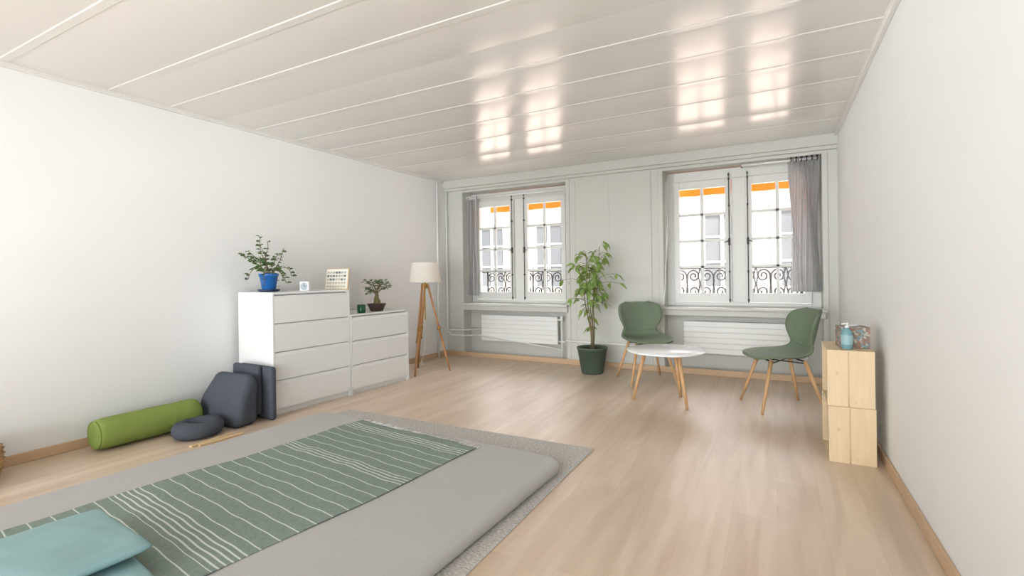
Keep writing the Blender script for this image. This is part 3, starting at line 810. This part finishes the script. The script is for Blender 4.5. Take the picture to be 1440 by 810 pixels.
def prism(bm, prof, w, r, seg=5):
    A = [bm.verts.new((-w/2, y, z)) for y, z in prof]; B = [bm.verts.new((w/2, y, z)) for y, z in prof]
    bm.faces.new(A); bm.faces.new(B[::-1]); n = len(prof)
    for i in range(n): bm.faces.new((A[i], A[(i+1) % n], B[(i+1) % n], B[i]))
    bmesh.ops.recalc_face_normals(bm, faces=bm.faces[:])
    bmesh.ops.bevel(bm, geom=bm.edges[:], offset=r, segments=seg, profile=.5, affect='EDGES')
bm = bmesh.new(); prism(bm, [(-.115, 0), (.09, 0), (.115, .36), (.04, .42), (-.07, .22)], .50, .055, 6)
for v in bm.verts:
    k = v.co.z/.42; v.co.x = v.co.x*(1-.22*k*k)+.03*k; v.co.z *= 1-.05*(v.co.x/.25)**2*k
o = finish('wedge_cushion', bm, DARKF, smooth=True); o.location = (-3.86, 2.37, 0); o.rotation_euler = (0, 0, radians(5)); tag(o, 'large charcoal foam wedge cushion standing on the floor', 'cushion')
t = thing('folding_cushion', 'charcoal folded massage cushion leaning on the white chest', 'cushion', (-3.80, 2.585, 0), (0, 0, radians(-3)))
bm = bmesh.new(); rbox(bm, .46, .055, .43, .026, 5, (.0, .01, .216)); finish('cushion_panel', bm, DARKF, parent=t, smooth=True)
bm = bmesh.new(); rbox(bm, .36, .045, .40, .021, 5, (-.06, -.042, .24)); finish('cushion_panel', bm, DARKF, parent=t, smooth=True)

for k, (x, y, a) in enumerate(((-3.535, 2.06, 3), (-3.49, 2.10, -4))):
    bm = bmesh.new(); rbox(bm, .034, .30, .014, .003, 2, (0, 0, .007))
    o = finish('wooden_stick', bm, WOOD); o.location = (x, y, 0); o.rotation_euler = (0, 0, radians(a)); tag(o, 'flat pale wooden stick lying on the floor', 'stick', 'flat wooden sticks')

# basket
t = thing('wicker_basket', 'tan woven wicker basket beside the wall', 'basket', (-4.03, .965, 0))
bm = bmesh.new(); lathe(bm, [(.10, 0), (.13, .01), (.165, .10), (.155, .19), (.14, .20), (.14, .19), (.15, .1), (.01, .03)], 40); b_ = finish('basket_body', bm, WICK, parent=t, smooth=True)
bm = bmesh.new()
for z, r in ((.03, .140), (.06, .152), (.09, .163), (.12, .163), (.15, .161), (.18, .158), (.2, .15)):
    sweep(bm, [((r+.004*sin(k*4))*cos(2*pi*k/60), (r+.004*sin(k*4))*sin(2*pi*k/60), z) for k in range(60)], .008, 6, closed=True)
o = finish('woven_rim', bm, WICK, parent=t, smooth=True); o['kind'] = 'stuff'

# ------------------------------------------------------------ light
# overcast sky, brighter on the street side than behind the room
w = bpy.data.worlds.new('World'); S.world = w; w.use_nodes = True
nt = w.node_tree; bg = nt.nodes['Background']; bg.inputs[0].default_value = (.96, .975, 1, 1)
tc = nt.nodes.new('ShaderNodeTexCoord'); sp = nt.nodes.new('ShaderNodeSeparateXYZ'); mr = nt.nodes.new('ShaderNodeMapRange')
mr.inputs[1].default_value = -.1; mr.inputs[2].default_value = .6; mr.inputs[3].default_value = .8; mr.inputs[4].default_value = 9.5
nt.links.new(tc.outputs['Generated'], sp.inputs[0]); nt.links.new(sp.outputs['Y'], mr.inputs[0]); nt.links.new(mr.outputs[0], bg.inputs[1])
def light(name, typ, loc, rot, energy, **k):
    l = bpy.data.lights.new(name, typ); l.energy = energy
    for a, b in k.items(): setattr(l, a, b)
    o = bpy.data.objects.new(name, l); COL.objects.link(o); o.location = loc; o.rotation_euler = rot; return o
s = light('sun', 'SUN', (0, 0, 10), (0, 0, 0), 13, angle=.05, color=(1, .94, .90))
s.rotation_euler = Vector((-.6, .4, -.7)).to_track_quat('-Z', 'Y').to_euler()
for nm, d, e in (('soft_fill', (-.55, 1, .20), 2.2), ('soft_fill', (.55, 1, .24), 2.2), ('soft_fill', (0, 1, -.22), 1.7)):  # added fill lamps shining in through the open back of the room
    s = light(nm, 'SUN', (0, -3, 3), (0, 0, 0), e, angle=radians(34), color=(.94, .975, 1))
    s.rotation_euler = Vector(d).to_track_quat('-Z', 'Y').to_euler()

S.view_settings.view_transform = 'Standard'; S.view_settings.look = 'None'; S.view_settings.exposure = .40

# ------------------------------------------------------------ camera
yaw, roll = .4905, -.0139
F = Vector((-sin(yaw), cos(yaw), 0)); R0 = Vector((cos(yaw), sin(yaw), 0)); U0 = Vector((0, 0, 1))
R = R0*cos(roll)+U0*sin(roll); U = -R0*sin(roll)+U0*cos(roll)
cd = bpy.data.cameras.new('Camera'); cam = bpy.data.objects.new('Camera', cd); COL.objects.link(cam)
m = Matrix((R, U, -F)).transposed().to_4x4(); m.translation = (0, 0, 1.15); cam.matrix_world = m
cd.sensor_width = 36; cd.lens = 689.5/1440*36; cd.shift_y = -(405-386.3)/1440; cd.clip_start = .05
S.camera = cam
